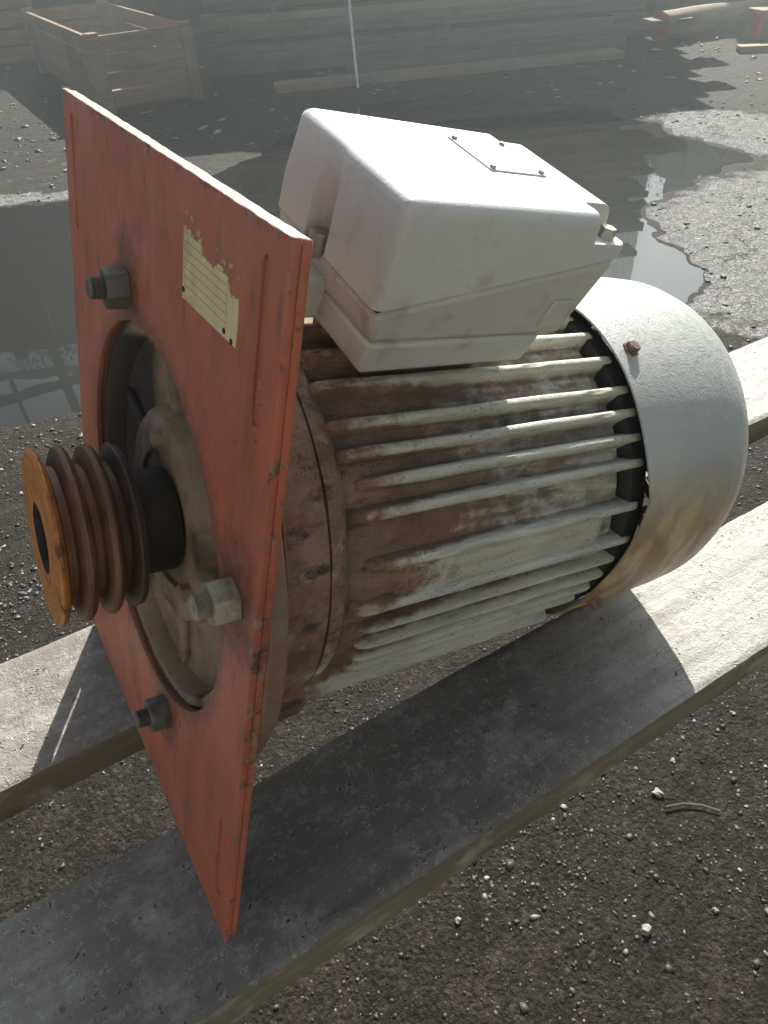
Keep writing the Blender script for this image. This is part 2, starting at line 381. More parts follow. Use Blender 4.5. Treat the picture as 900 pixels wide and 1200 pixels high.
# ------------------------------------------------------------------ ground
GZ = -0.75
def seg_poly(px, py, poly):
    d = np.full(px.shape, 1e9); inside = np.zeros(px.shape, bool)
    n = len(poly)
    for i in range(n):
        x0, y0 = poly[i]; x1, y1 = poly[(i + 1) % n]
        dx, dy = x1 - x0, y1 - y0
        t = np.clip(((px - x0) * dx + (py - y0) * dy) / (dx * dx + dy * dy), 0, 1)
        d = np.minimum(d, np.hypot(px - x0 - t * dx, py - y0 - t * dy))
        c = ((y0 > py) != (y1 > py)) & (px < (x1 - x0) * (py - y0) / (y1 - y0 + 1e-12) + x0); inside ^= c
    return np.where(inside, -d, d)
SHORE = [(-2.2, 1.98), (-.6, 1.95), (-.07, 1.88), (.2, 1.84), (.8, 1.66), (1.5, 1.42), (2.15, 1.30), (2.45, 1.42), (2.72, 1.80), (2.95, 2.10), (3.5, 2.26), (3.95, 2.2), (4.05, 2.7), (4.1, 3.3), (4.2, 3.8), (4.0, 4.25), (3.7, 4.8), (3.1, 5.0), (2.5, 4.6), (2.0, 4.40), (1.5, 4.1), (.73, 4.05), (.33, 4.27), (-.6, 4.4), (-2.2, 4.3)]
def ground_height(x, y):
    sd_ = seg_poly(x, y, SHORE) + (fbm(x * 2.2, y * 2.2, 5) - .48) * .36 + (fbm(x * 9, y * 9, 3) - .45) * .10
    basin = np.clip(-sd_ / .35, -1, 1); basin = np.where(sd_ < 0, -.055 * np.clip(-sd_ / .3, 0, 1) - .004, .014 * np.clip(sd_ / .18, 0, 1) - .004)
    h = GZ + basin + (fbm(x * 1.7 + 9, y * 1.7, 5) - .48) * .010 * np.clip(np.abs(sd_) / .3, .15, 1) + (fbm(x * 14, y * 14, 4) - .47) * .010 * (sd_ > -.05)
    return h, sd_
def axis_pts(lo, a, b, hi, step, far):
    c = list(np.arange(a, b + 1e-6, step)); s = step; v = b
    up = []
    while v < hi: s *= 1.22; v += s; up.append(v)
    s = step; v = a; dnl = []
    while v > lo: s *= 1.22; v -= s; dnl.append(v)
    return np.array(dnl[::-1] + c + up)
gx = axis_pts(-150, -.8, 6.6, 150, .03, 1); gy = axis_pts(-150, -.8, 6.6, 150, .03, 1)
GX, GY = np.meshgrid(gx, gy, indexing='ij')
HZ, SDF = ground_height(GX, GY)
nx, ny = len(gx), len(gy)
gv = np.stack([GX, GY, HZ], -1).reshape(-1, 3)
ii, jj = np.meshgrid(np.arange(nx - 1), np.arange(ny - 1), indexing='ij')
q = np.stack([ii * ny + jj, (ii + 1) * ny + jj, (ii + 1) * ny + jj + 1, ii * ny + jj + 1], -1).reshape(-1, 4)
me = bpy.data.meshes.new('ground')
me.vertices.add(len(gv)); me.vertices.foreach_set('co', gv.ravel())
me.loops.add(q.size); me.loops.foreach_set('vertex_index', q.ravel().astype(np.int32))
me.polygons.add(len(q)); me.polygons.foreach_set('loop_start', np.arange(0, q.size, 4, dtype=np.int32)); me.polygons.foreach_set('loop_total', np.full(len(q), 4, np.int32))
me.update(calc_edges=True); me.shade_smooth()
# dry crust: the tarmac east of the puddle, and the pale gravel lip behind it
dry = np.clip(1.15 - np.hypot((GX - 3.3) / 1.5, (GY - 1.3) / 1.15), 0, 1) * 1.3
dry = np.maximum(dry, np.clip(1 - np.hypot((GX - 4.3) / .7, (GY - 2.7) / 1.0), 0, 1) * 1.2)
dry = np.maximum(dry, .85 * np.exp(-((SDF - .12) / .10) ** 2) * (GY > 3.9) * (GX < 1.1))
dry = np.maximum(dry, .48 * np.clip(1.2 - np.hypot((GX - 1.9) / 1.4, (GY - .3) / .5), 0, 1))
dry = np.maximum(dry, .32 * (GY > 4.2))
dry = np.where(SDF < .02, 0, dry)
at = me.attributes.new('dry', 'FLOAT', 'POINT'); at.data.foreach_set('value', dry.ravel().astype(np.float32))
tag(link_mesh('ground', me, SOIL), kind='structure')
wl = GZ - .005
mk_w = mk('puddle', [(-2.2, 1.2, wl), (4.6, 1.2, wl), (4.6, 5.0, wl), (-2.2, 5.0, wl)], [(0, 1, 2, 3)], WATER)
tag(mk_w, kind='structure')

def gz(x, y): return float(ground_height(np.array([x]), np.array([y]))[0][0])

# gravel: loose stones nobody could count
ico_bm = bmesh.new(); bmesh.ops.create_icosphere(ico_bm, subdivisions=1, radius=1.0)
ICO_V = np.array([v.co[:] for v in ico_bm.verts]); ICO_F = np.array([[v.index for v in f.verts] for f in ico_bm.faces]); ico_bm.free()
def scatter(name, P, Sz, tint, mat, flat=.55, seed=1):
    rs = np.random.RandomState(seed); n = len(P); nv = len(ICO_V)
    jit = 1 + (rs.rand(n, nv, 1) - .5) * .95
    V = ICO_V[None] * jit * (Sz[:, None, None] * np.stack([.75 + .6 * rs.rand(n), .75 + .5 * rs.rand(n), flat * (.6 + .6 * rs.rand(n))], -1)[:, None, :])
    a = rs.rand(n) * 6.283; ca, sa = np.cos(a)[:, None], np.sin(a)[:, None]
    X = V[..., 0] * ca - V[..., 1] * sa; Y = V[..., 0] * sa + V[..., 1] * ca
    V = np.stack([X, Y, V[..., 2]], -1) + P[:, None, :]
    F = (ICO_F[None] + (np.arange(n) * nv)[:, None, None]).reshape(-1, 3)
    me = bpy.data.meshes.new(name); me.vertices.add(n * nv); me.vertices.foreach_set('co', V.ravel())
    me.loops.add(F.size); me.loops.foreach_set('vertex_index', F.ravel().astype(np.int32))
    me.polygons.add(len(F)); me.polygons.foreach_set('loop_start', np.arange(0, F.size, 3, dtype=np.int32)); me.polygons.foreach_set('loop_total', np.full(len(F), 3, np.int32))
    me.update(calc_edges=True)
    at = me.attributes.new('tint', 'FLOAT_COLOR', 'POINT')
    at.data.foreach_set('color', np.repeat(np.c_[tint, np.ones(n)], nv, 0).ravel().astype(np.float32))
    return link_mesh(name, me, mat)
def stones(n, x0, x1, y0, y1, smin, smax, seed, pale=.14, power=2.2):
    rs = np.random.RandomState(seed); x = x0 + (x1 - x0) * rs.rand(n); y = y0 + (y1 - y0) * rs.rand(n)
    h, sd_ = ground_height(x, y); k = (sd_ > .01) | (rs.rand(n) < .0)
    cl = fbm(x * 5, y * 5, 3); k &= rs.rand(n) < np.clip((cl - .25) * 2.5, .12, 1)
    x, y, h = x[k], y[k], h[k]; m = len(x)
    s = smin + (smax - smin) * rs.rand(m) ** power
    g = .02 + .07 * rs.rand(m) ** 1.8; w = rs.rand(m) < pale; g = np.where(w, .08 + .34 * rs.rand(m) ** 1.6, g)
    wr = rs.rand(m) * .22
    t = np.stack([g, g * (1 - wr * .45), g * (1 - wr)], -1)
    return np.c_[x, y, h + s * .15], s, t
PA = [stones(42000, -.5, 1.8, -.6, 2.0, .0009, .0038, 11, .15, 2.2), stones(6500, -.5, 2.2, -.7, 2.0, .002, .0068, 12, .10, 2.6), stones(220, -.5, 2.2, -.7, 2.0, .005, .010, 16, .08, 2.0), stones(9000, -1, 7, .8, 7.5, .004, .014, 13, .12, 2.4), stones(1300, -.5, 8, 4.0, 9, .008, .03, 14, .2, 2.2),
      stones(5000, -.4, .5, 1.1, 1.95, .0015, .008, 15, .2, 2.0)]
tag(scatter('gravel', np.concatenate([p[0] for p in PA]), np.concatenate([p[1] for p in PA]), np.concatenate([p[2] for p in PA]), GRAV), 'loose grey and pale gravel strewn over dark wet soil', 'gravel', kind='stuff')

# ------------------------------------------------------------------ the two planks
def plank(name, x0, x1, y0, y1, th, seed, label):
    L = x1 - x0; W = y1 - y0
    xs = np.concatenate([np.linspace(x0, -.25, 40), np.arange(-.245, 1.0, .0026), np.linspace(1.005, x1, 40)])
    ys = np.linspace(y0, y1, 52)
    X, Y = np.meshgrid(xs, ys, indexing='ij')
    o = seed * 13.7
    rough = np.clip((fbm(X * 6 + o, Y * 9 + o, 4) - .36) * 5, .12, 1)
    crust = (fbm(X * 130 + o, Y * 130, 3) - .45) * .0019 * rough + (fbm(X * 45 + o, Y * 60 + o, 4) - .47) * .0016
    bump_ = np.maximum(0, fbm(X * 95 + 3 + o, Y * 95 + o, 2) - .47) * .011 * rough
    gr = (fbm(X * 3 + o, Y * 110 + o, 3) - .45) * .0012
    Zt = (crust * .5 + bump_ * .25) + gr * .8 - .0008
    ey = np.minimum(Y - y0, y1 - Y); Zt -= .0022 * np.exp(-(ey / .003) ** 2)
    wob = (fbm(X * 5 + o, X * 0 + 3.1 + o, 4) - .47) * .004 + (fbm(X * 60 + o, X * 0 + 1.7, 3) - .45) * .0016
    Yw = Y + wob * np.where(Y < (y0 + y1) / 2, 1, -1) * np.clip(1 - ey / .02, 0, 1)
    m, k = X.shape
    top = np.stack([X, Yw, Zt], -1).reshape(-1, 3)
    V = [top]; F = []; MI = []
    idx = np.arange(m * k).reshape(m, k)
    F.append(np.stack([idx[:-1, :-1], idx[1:, :-1], idx[1:, 1:], idx[:-1, 1:]], -1).reshape(-1, 4)); MI += [0] * len(F[-1])
    base = m * k
    for j, yy in ((0, y0), (k - 1, y1)):          # two rows per side: mid height and underside
        prev = idx[:, j]
        for lv, zz in ((1, -.35 * th), (2, -th + .003), (3, -th)):
            side = -1 if j == 0 else 1
            off = side * (.0015 * np.sin(xs * 9 + lv) * 0 + .0015 * (fbm(xs * 20 + lv * 3.3, xs * 0 + lv + o, 3) - .45)) - side * (.003 if lv == 3 else 0)
            row = np.stack([xs, Yw[:, j] + off, np.full(m, zz)], -1); V.append(row)
            cur = np.arange(base, base + m); base += m
            F.append(np.stack([prev[:-1], prev[1:], cur[1:], cur[:-1]], -1)); MI += [1] * (m - 1); prev = cur
        if j == 0: b0 = prev
        else: F.append(np.stack([b0[:-1], b0[1:], prev[1:], prev[:-1]], -1)); MI += [1] * (m - 1)
    V = np.concatenate(V); F = np.concatenate(F)
    faces = F.tolist()
    # end caps
    for e in (0, m - 1):
        a = [int(i) for i in idx[e, :]]
        lo = [m * k + e + m * t for t in (3, 4, 5)]; lf = [m * k + e + m * t for t in (2, 1, 0)]
        faces.append(a + lo + lf); MI.append(1)
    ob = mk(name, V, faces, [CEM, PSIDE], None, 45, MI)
    ob.data.polygons.foreach_set('material_index', MI)
    tag(ob, label, 'plank', None)
    return ob
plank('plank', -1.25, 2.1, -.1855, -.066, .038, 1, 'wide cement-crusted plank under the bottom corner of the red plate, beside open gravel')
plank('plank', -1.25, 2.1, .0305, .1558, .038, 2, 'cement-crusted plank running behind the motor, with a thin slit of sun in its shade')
for i, (x, lab) in enumerate(((-1.0, 'low timber trestle carrying the plank ends on the pulley side'), (1.85, 'low timber trestle carrying the plank ends on the fan side'))):
    t = empty('trestle', (x, 0, GZ))
    box('cross_beam', (-.05, .05, -.34, .34, .62, .7125), TIMB, t, .004)
    for y in (-.27, .27): box('leg', (-.045, .045, y - .045, y + .045, -.02, .62), TIMB, t, .004)
    box('foot_beam', (-.06, .06, -.36, .36, -.03, .06), TIMB, t, .004)
    tag(t, lab, 'trestle')

# ------------------------------------------------------------------ electric motor
TILT = R(14.509); H = .42; W2 = .155
CY, CZ = -.006, .2165
motor = empty('electric_motor', (0, 0, -.0004), (0, TILT, 0))
tag(motor, 'rusty grey electric motor with square red mounting plate, belt pulley and white terminal box', 'motor')

def lathe(name, prof, mat, parent, segs=72, closed=False, sharp=35, rf=None, c=(CY, CZ), cap0=True):
    v = []; f = []
    n = len(prof)
    for (a, r) in prof:
        for k in range(segs):
            t = 2 * math.pi * k / segs; rr = r + (rf(a, t) if rf else 0)
            v.append((a, c[0] + rr * math.cos(t), c[1] + rr * math.sin(t)))
    rng_ = range(n if closed else n - 1)
    for i in rng_:
        i2 = (i + 1) % n
        for k in range(segs):
            k2 = (k + 1) % segs; f.append((i * segs + k, i * segs + k2, i2 * segs + k2, i2 * segs + k))
    if not closed:
        if cap0: f.append(tuple(range(segs)))
        f.append(tuple((n - 1) * segs + k for k in range(segs)))
    return mk(name, v, f, mat, parent, sharp)

def curve_sheet(name, splines, a0, a1, mat, parent, bev=.0004):
    cu = bpy.data.curves.new(name, 'CURVE'); cu.dimensions = '2D'; cu.fill_mode = 'BOTH'
    cu.extrude = (a1 - a0) / 2 - bev; cu.bevel_depth = bev; cu.bevel_resolution = 1; cu.offset = -bev
    for pts in splines:
        s = cu.splines.new('POLY'); s.points.add(len(pts) - 1); s.use_cyclic_u = True
        for p, (y, z) in zip(s.points, pts): p.co = (y, z, 0, 1)
    o = bpy.data.objects.new(name, cu); COL.objects.link(o)
    dg = bpy.context.evaluated_depsgraph_get(); dg.update()
    me = bpy.data.meshes.new_from_object(o.evaluated_get(dg)); bpy.data.objects.remove(o)
    me.transform(Matrix(((0, 0, 1, (a0 + a1) / 2), (1, 0, 0, 0), (0, 1, 0, 0), (0, 0, 0, 1))))
    me.materials.clear()
    ob = link_mesh(name, me, mat, parent)
    return ob
def circle(cy, cz, r, n=96): return [(cy + r * math.cos(2 * math.pi * k / n), cz + r * math.sin(2 * math.pi * k / n)) for k in range(n)]
def slot(y, z0, z1, w):
    p = []
    for k in range(13): t = math.pi * k / 12; p.append((y + w / 2 * math.cos(t), z1 - w / 2 + w / 2 * math.sin(t)))
    for k in range(13): t = math.pi + math.pi * k / 12; p.append((y + w / 2 * math.cos(t), z0 + w / 2 + w / 2 * math.sin(t)))
    return p
def ragged_rect(y0, y1, z0, z1, amp, seed, n=60):
    rr = random.Random(seed); p = []
    for (ya, za, yb, zb) in ((y0, z0, y1, z0), (y1, z0, y1, z1), (y1, z1, y0, z1), (y0, z1, y0, z0)):
        for k in range(n):
            t = k / n; e = 0 if k == 0 else (rr.random() - .5) * amp
            dx, dz = yb - ya, zb - za; L = math.hypot(dx, dz)
            p.append((ya + dx * t + dz / L * e, za + dz * t - dx / L * e))
    return p
plate = curve_sheet('mounting_plate', [ragged_rect(-W2, W2, 0, H, .0004, 1), circle(CY, CZ, .1145), slot(.1345, .345, .410, .0085), slot(-.1385, .345, .410, .0085), slot(.1345, .044, .112, .0088), slot(-.1385, .03, .10, .0085)], 0, .0036, RED, motor)
back = curve_sheet('backing_plate', [ragged_rect(-W2 + .0006, W2 - .0004, .001, H - .0006, .0004, 2), circle(CY, CZ, .1155), slot(.1408, .040, .116, .0090)], .0040, .0078, RED, motor)
for o in (plate, back):     # raw flame-cut edges
    o.data.materials.append(EDGE)
    for p in o.data.polygons:
        if abs(p.normal.x) < .5 and p.center.z > H - .003: p.material_index = 1
    o.data.materials.append(FLGB)
    if o is back:
        for p in o.data.polygons:
            if p.normal.x > .5: p.material_index = 2
for (y, z0, z1) in ((.1345, .345, .410), (-.1385, .345, .410), (-.1385, .03, .10)):
    curve_sheet('slot_filler', [slot(y, z0 + .0002, z1 - .0002, .0081)], .0013, .0041, RED, plate, .0001)
# weld beads inside the right slots
def bead(name, y, z0, z1, mat, w=.004, a=.004):
    v = []; f = []; n = 22; rr = random.Random(5)
    for i in range(n + 1):
        t = i / n; z = z0 + (z1 - z0) * t; e = math.sin(math.pi * t) ** .4
        ww = w * (.7 + .5 * rr.random()) * e + .0003; hh = .0014 * (.6 + .8 * rr.random()) * e
        for k in range(7):
            th = math.pi * k / 6; v.append((a - hh * math.sin(th), y + ww * math.cos(th) + .0008 * math.sin(i * 1.7), z))
    for i in range(n):
        for k in range(6): f.append((i * 7 + k, i * 7 + k + 1, (i + 1) * 7 + k + 1, (i + 1) * 7 + k))
    return mk(name, v, f, mat, plate, 60)
bead('weld_bead', -.1390, .350, .366, RED, .0030, .0016)
bead('weld_bead', -.1402, .338, .347, RED, .0022, .0006)

# rating label, torn along its top
lr = random.Random(9); lab = [(-.0590, .3685), (-.1180, .3690)]
topz = lambda t: .3975 - .003 * t + (.0015 if t < .35 else -.0030 if t < .6 else -.0012 if t < .85 else -.006)
for k in range(41):
    t = 1 - k / 40; lab.append((-.0590 - .059 * t, topz(t) - .0018 * math.sin(t * 9) ** 2 + (lr.random() - .5) * .0022))
lbl = curve_sheet('rating_label', [lab], -.0006, .0001, LABEL, plate, .00005)
for (y, z) in ((-.0605, .3725), (-.1065, .3715), (-.1140, .3700)):
    lathe('rivet_hole', [(-.0009, .0001), (-.0009, .0012), (-.0001, .0012)], DARKLINE, plate, 14, c=(y, z))
for k in range(9):
    y = -.0605 - .056 * (k / 8) + (lr.random() - .5) * .003; z = .4015 - .004 * k / 8 + (lr.random() - .5) * .005
    if k in (3, 4): continue
    pts = []
    for j in range(11):
        th = 2 * math.pi * j / 11; r_ = (.0005 + .0016 * lr.random()); pts.append((y + r_ * 1.5 * math.cos(th), z + r_ * .8 * math.sin(th)))
    curve_sheet('label_scrap', [pts], -.00025, .0001, SCRAP, plate, .00004)

# flange, end shield, housing body
def flg_r(a, t): return .0
lathe('flange', [(.0079, .112), (.0079, .1485), (.0092, .1495), (.0170, .1495), (.0190, .1480), (.0235, .1320), (.031, .118)], FLG, motor, 96, closed=True)
for k in range(8):      # cast ribs between flange and shield
    t = R(16 + 22.5 + 45 * k); c_, s_ = math.cos(t), math.sin(t)
    v = []
    for sgn in (-1, 1):
        for (a, r) in ((.018, .120), (.018, .1465), (.042, .1245), (.042, .118)):
            v.append((a, CY + r * c_ - sgn * .004 * s_, CZ + r * s_ + sgn * .004 * c_))
    bevel(mk('flange_rib', v, [(0, 1, 2, 3), (4, 7, 6, 5), (0, 4, 5, 1), (1, 5, 6, 2), (2, 6, 7, 3), (3, 7, 4, 0)], BELL, motor), .0018, 2)
lathe('end_shield', [(.028, .115), (.028, .1290), (.031, .1272), (.044, .1250), (.0535, .1240), (.0548, .1225), (.0548, .110)], BELL, motor, 96, closed=True)
lathe('joint_groove', [(.0545, .108), (.0545, .1212), (.0560, .1212), (.0560, .108)], DARKLINE, motor, 96, closed=True)
lathe('housing', [(.0558, .104), (.0558, .1232), (.058, .1238), (.064, .1215), (.072, .112), (.080, .1150), (.10, .1142), (.268, .1142), (.276, .1132), (.280, .108), (.280, .05)], HOUS, motor, 120,
      rf=lambda a, t: .0006 * math.sin(9 * t + a * 60) + .0004 * math.sin(23 * t))
lathe('rear_shield', [(.2795, .02), (.2795, .114), (.282, .1205), (.290, .1212), (.296, .1205), (.304, .108), (.310, .06), (.312, .02)], BLACK, motor, 72)
for ang in (-33, 213):     # through-bolt lugs of the end shield
    t = R(ang); y, z = CY - .1215 * math.cos(t), CZ + .1215 * math.sin(t)
    lathe('shield_lug', [(.030, .001), (.030, .0125), (.034, .0135), (.052, .0125), (.0560, .010), (.0572, .001)], BELL, motor, 24, c=(y, z))

def fin(ang, a0, a1, r1=.1225, tt=.0046, tb=.0095, r0=.1100, seed=0, name='cooling_fin', ramp=.016, end=.006):
    rr = random.Random(seed); t = R(ang); er = (-math.cos(t), math.sin(t)); et = (math.sin(t), math.cos(t))
    st = [0, .10, .3, .6, 1]; A = [a0 + ramp * s for s in st]; Hh = [.12, .52, .82, .96, 1]
    nmid = 16
    for k in range(1, nmid): A.append(a0 + ramp + (a1 - end - a0 - ramp) * k / nmid); Hh.append(1)
    for s, h in ((0, 1), (.5, .985), (.85, .93), (1, .80)): A.append(a1 - end + end * s); Hh.append(h)
    v = []; f = []; sec = 8
    ph = rr.random() * 6
    for a, h in zip(A, Hh):
        rt_ = r0 + (r1 - r0) * h + .0002 * math.sin(a * 90 + ph); tw = tt * (1 + .06 * math.sin(a * 55 + ph * 2)); off = .0002 * math.sin(a * 26 + ph)
        for (w, r) in ((-tb / 2, r0), (-(tb * .35 + tw * .65) / 2, r0 + (rt_ - r0) * .55), (-tw / 2, rt_ - .0016), (-tw * .28, rt_ - .0002), (tw * .28, rt_ - .0002), (tw / 2, rt_ - .0016), ((tb * .35 + tw * .65) / 2, r0 + (rt_ - r0) * .55), (tb / 2, r0)):
            w += off
            v.append((a, CY + r * er[0] + w * et[0], CZ + r * er[1] + w * et[1]))
    n = len(A)
    for i in range(n - 1):
        for k in range(sec - 1): f.append((i * sec + k, i * sec + k + 1, (i + 1) * sec + k + 1, (i + 1) * sec + k))
    f.append(tuple(range(sec))); f.append(tuple((n - 1) * sec + k for k in range(sec)))
    return mk(name, v, f, HOUS, motor, 50)
FINS = [(82, .066, .279), (72, .062, .279), (61.5, .060, .281), (50.5, .064, .283), (43, .068, .284), (35.3, .076, .284), (27.3, .070, .284), (13.5, .078, .281), (1.2, .070, .282), (-6.2, .074, .2805), (-13.6, .077, .279), (-21, .079, .277), (-28.5, .081, .274)]
for i, (an, a0, a1) in enumerate(FINS):
    a1 += .009 if i < 9 else .004
    fin(an, a0, a1, .1228 if i < 9 else .1226, .0056 if i < 9 else .0038, .0110 if i < 9 else .0068, seed=i)
fin(8.6, .094, .262, .1195, .026, .030, .100, 40, 'fin_pad', .010, .012)
fin(-39, .060, .262, .1285, .010, .013, .100, 41, 'foot_rail', .004, .003)
for i in range(17): fin(-52 - 9.2 * i, .072, .280, .1222, seed=60 + i)
fin(-141, .060, .262, .1285, .013, .016, .100, 42, 'foot_rail', .004, .003)
# shaft end: spigot, recessed shield, bearing boss, hub, pulley
lathe('spigot_recess', [(.0118, .1150), (.0050, .1138), (.0050, .1085), (.0062, .1075), (.0175, .1050), (.0205, .1005), (.0215, .0730), (.0198, .0668), (.0115, .0630), (.0098, .0605), (.0092, .0580), (.0092, .0420), (.0120, .0410), (.0130, .010)], SHI, motor, 96,
      rf=lambda a, t: .0008 * math.sin(17 * t + 3 * a) * math.sin(5 * t), cap0=False)
for k in range(3):
    t = R(-35 + 120 * k); lathe('cap_screw', [(.0040, .001), (.0040, .0046), (.0052, .0054), (.0120, .0054)], SHI, motor, 6 if k else 16, c=(CY + .0510 * math.cos(t), CZ + .0510 * math.sin(t)))
for k in range(6):      # dirt-caked rib pockets inside the recess
    t = R(20 + 60 * k); c_, s_ = math.cos(t), math.sin(t); v = []
    for sgn in (-1, 1):
        for (a, r) in ((.0178, .060), (.0150, .1060), (.030, .1060), (.030, .060)): v.append((a, CY + r * c_ - sgn * .0045 * s_, CZ + r * s_ + sgn * .0045 * c_))
    bevel(mk('recess_rib', v, [(0, 1, 2, 3), (4, 7, 6, 5), (0, 4, 5, 1), (1, 5, 6, 2), (2, 6, 7, 3), (3, 7, 4, 0)], SHI, motor), .0025, 2)
lathe('shaft', [(-.022, .001), (-.022, .0190), (.030, .0190), (.030, .001)], OILY_SHADE, motor, 40)
PX0, PX1, PRr = -.0585, -.0130, .0500
pitch = (PX1 - PX0 - .0032) / 3
prof = [(PX0, .0193), (PX0, .0185)]
prof = [(PX0 + .0005, PRr - .0012), (PX0 + .0012, PRr - .0003), (PX0 + .0024, PRr - .0003)]
for g_ in range(3):
    c0 = PX0 + .0016 + pitch * (g_ + .5); rr_ = PRr - .0022 * (g_ + .6) / 3
    prof += [(c0 - .0044, rr_ - .0010), (c0 - .0036, rr_ - .0030), (c0 - .0019, rr_ - .0105), (c0 + .0019, rr_ - .0105), (c0 + .0036, rr_ - .0030), (c0 + .0044, rr_ - .0009), (c0 + .0054, rr_ - .0001)]
    if g_ < 2: prof += [(c0 + pitch / 2, rr_ + .0003), (c0 + pitch - .0058, rr_ - .0003)]
prof += [(PX1 - .0004, PRr - .0026), (PX1, PRr - .004), (PX1, .0315), (.0110, .0310), (.0110, .0195), (PX0 + .0040, .0195), (PX0, .0203), (PX0, PRr - .0020)]
pul = lathe('pulley', prof, PUL, motor, 96, closed=True, sharp=28, rf=lambda a, t: .0003 * math.sin(7 * t + a * 300) + .0003 * math.sin(3 * t + 1))
pul.data.materials.append(OILY_SHADE)
for p in pul.data.polygons:
    rad = math.hypot(p.center.y - CY, p.center.z - CZ)
    if (p.center.x > PX1 - .002 and rad < .04) or (rad < .0205 and p.center.x > PX0 + .001): p.material_index = 1  # oily hub; bore faces painted dark for the shade inside the hole
box('shaft_key', (PX0 + .004, -.03, CY - .004, CY + .004, CZ - .0235, CZ - .017), OILY_SHADE, pul)

def hex_prism(name, a0, a1, af, c, mat, parent, rot=0.0, ch=.0012):
    r = af / math.sqrt(3); v = []; f = []
    for (a, s) in ((a0, .90), (a0 + ch, 1), (a1, 1)):
        for k in range(6): t = R(rot + 60 * k); v.append((a, c[0] + r * s * math.cos(t), c[1] + r * s * math.sin(t)))
    for i in range(2):
        for k in range(6): f.append((i * 6 + k, i * 6 + (k + 1) % 6, (i + 1) * 6 + (k + 1) % 6, (i + 1) * 6 + k))
    f += [tuple(range(6)), tuple(12 + k for k in range(6))]
    return bevel(mk(name, v, f, mat, parent), .0008, 2)
for k, (m_, dr) in enumerate(((NUTD, 15.5), (NUTL, -72.5), (NUTD, 196), (NUTD, 105))):
    t = R(dr); c = (CY + .1315 * math.sin(t), CZ + .1315 * math.cos(t))
    nut = hex_prism('hex_nut', -.0120, .0002, .0195, c, m_, motor, 12 * k + 8)
    th = []
    for i in range(9): th += [(-.0190 + i * .0010, .0053), (-.0190 + i * .0010 + .0005, .0060)]
    lathe('bolt_end', [(-.0196, .0005), (-.0196, .0046)] + th + [(-.0100, .0055), (-.0100, .0005)], m_, nut, 24, c=c, sharp=20)

# fan cover with rear grille
KA = R(180 - 17)
def cover_r(a, t):
    d = (t - KA + math.pi) % (2 * math.pi) - math.pi
    k = max(0, 1 - abs(d) / R(26)); fade = max(0, 1 - (a - .285) / .05)
    d2 = (t - R(180 + 20) + math.pi) % (2 * math.pi) - math.pi
    return (.0058 * k * k - .0035 * max(0, 1 - abs(d2) / R(25))) * fade + .0005 * math.sin(3 * t + 1) + (.0015 + .0050 * min(1, (a - .285) / .08)) * math.sin(t) + .0018 * min(1, (a - .285) / .06)
outer = [(.285, .1282), (.288, .1284), (.33, .1284), (.370, .1281), (.388, .1266), (.401, .1226), (.410, .1158), (.416, .1068), (.4185, .0970)]
inner = [(.4168, .0970), (.4142, .1060), (.4085, .1145), (.3995, .1210), (.3874, .1250), (.370, .1265), (.33, .1268), (.285, .1268)]
cov = lathe('fan_cover', outer + inner, COVER, motor, 144, closed=True, sharp=40, rf=cover_r)
cov.data.materials.append(BLACK)
for p in cov.data.polygons:
    if len(outer) * 144 <= min(p.vertices) and max(p.vertices) < (len(outer) + len(inner)) * 144: p.material_index = 1
gv_, gf_ = [], []
def add_torus(r, w):
    b = len(gv_); n = 72
    for k in range(n):
        t = 2 * math.pi * k / n
        for (da, dr_) in ((0, -w), (.0016, -w), (.0016, w), (0, w)): gv_.append((.4166 + da, CY + (r + dr_) * math.cos(t), CZ + (r + dr_) * math.sin(t)))
    for k in range(n):
        for j in range(4): gf_.append((b + k * 4 + j, b + k * 4 + (j + 1) % 4, b + ((k + 1) % n) * 4 + (j + 1) % 4, b + ((k + 1) % n) * 4 + j))
for r_ in (.0965, .066, .030): add_torus(r_, .0030)
for k in range(22):
    t = 2 * math.pi * k / 22; b = len(gv_); c_, s_ = math.cos(t), math.sin(t)
    for a in (.4168, .4180):
        for (r, w) in ((.02, -.0030), (.098, -.0040), (.098, .0040), (.02, .0030)): gv_.append((a, CY + r * c_ - w * s_, CZ + r * s_ + w * c_))
    gf_ += [(b, b + 1, b + 2, b + 3), (b + 4, b + 7, b + 6, b + 5)] + [(b + j, b + (j + 1) % 4, b + 4 + (j + 1) % 4, b + 4 + j) for j in range(4)]
mk('grille', gv_, gf_, COVER, cov)
lathe('fan_hub', [(.318, .005), (.318, .030), (.345, .030), (.345, .005)], BLACK, motor, 32)
for k in range(7):
    t = R(360 / 7 * k); c_, s_ = math.cos(t), math.sin(t); v = []
    for sgn in (-1, 1):
        for (a, r) in ((.322, .028), (.322, .098), (.358, .092), (.350, .028)): v.append((a, CY + r * c_ - sgn * .0012 * s_, CZ + r * s_ + sgn * .0012 * c_))
    mk('fan_blade', v, [(0, 1, 2, 3), (4, 7, 6, 5), (0, 4, 5, 1), (1, 5, 6, 2), (2, 6, 7, 3), (3, 7, 4, 0)], BLACK, motor)
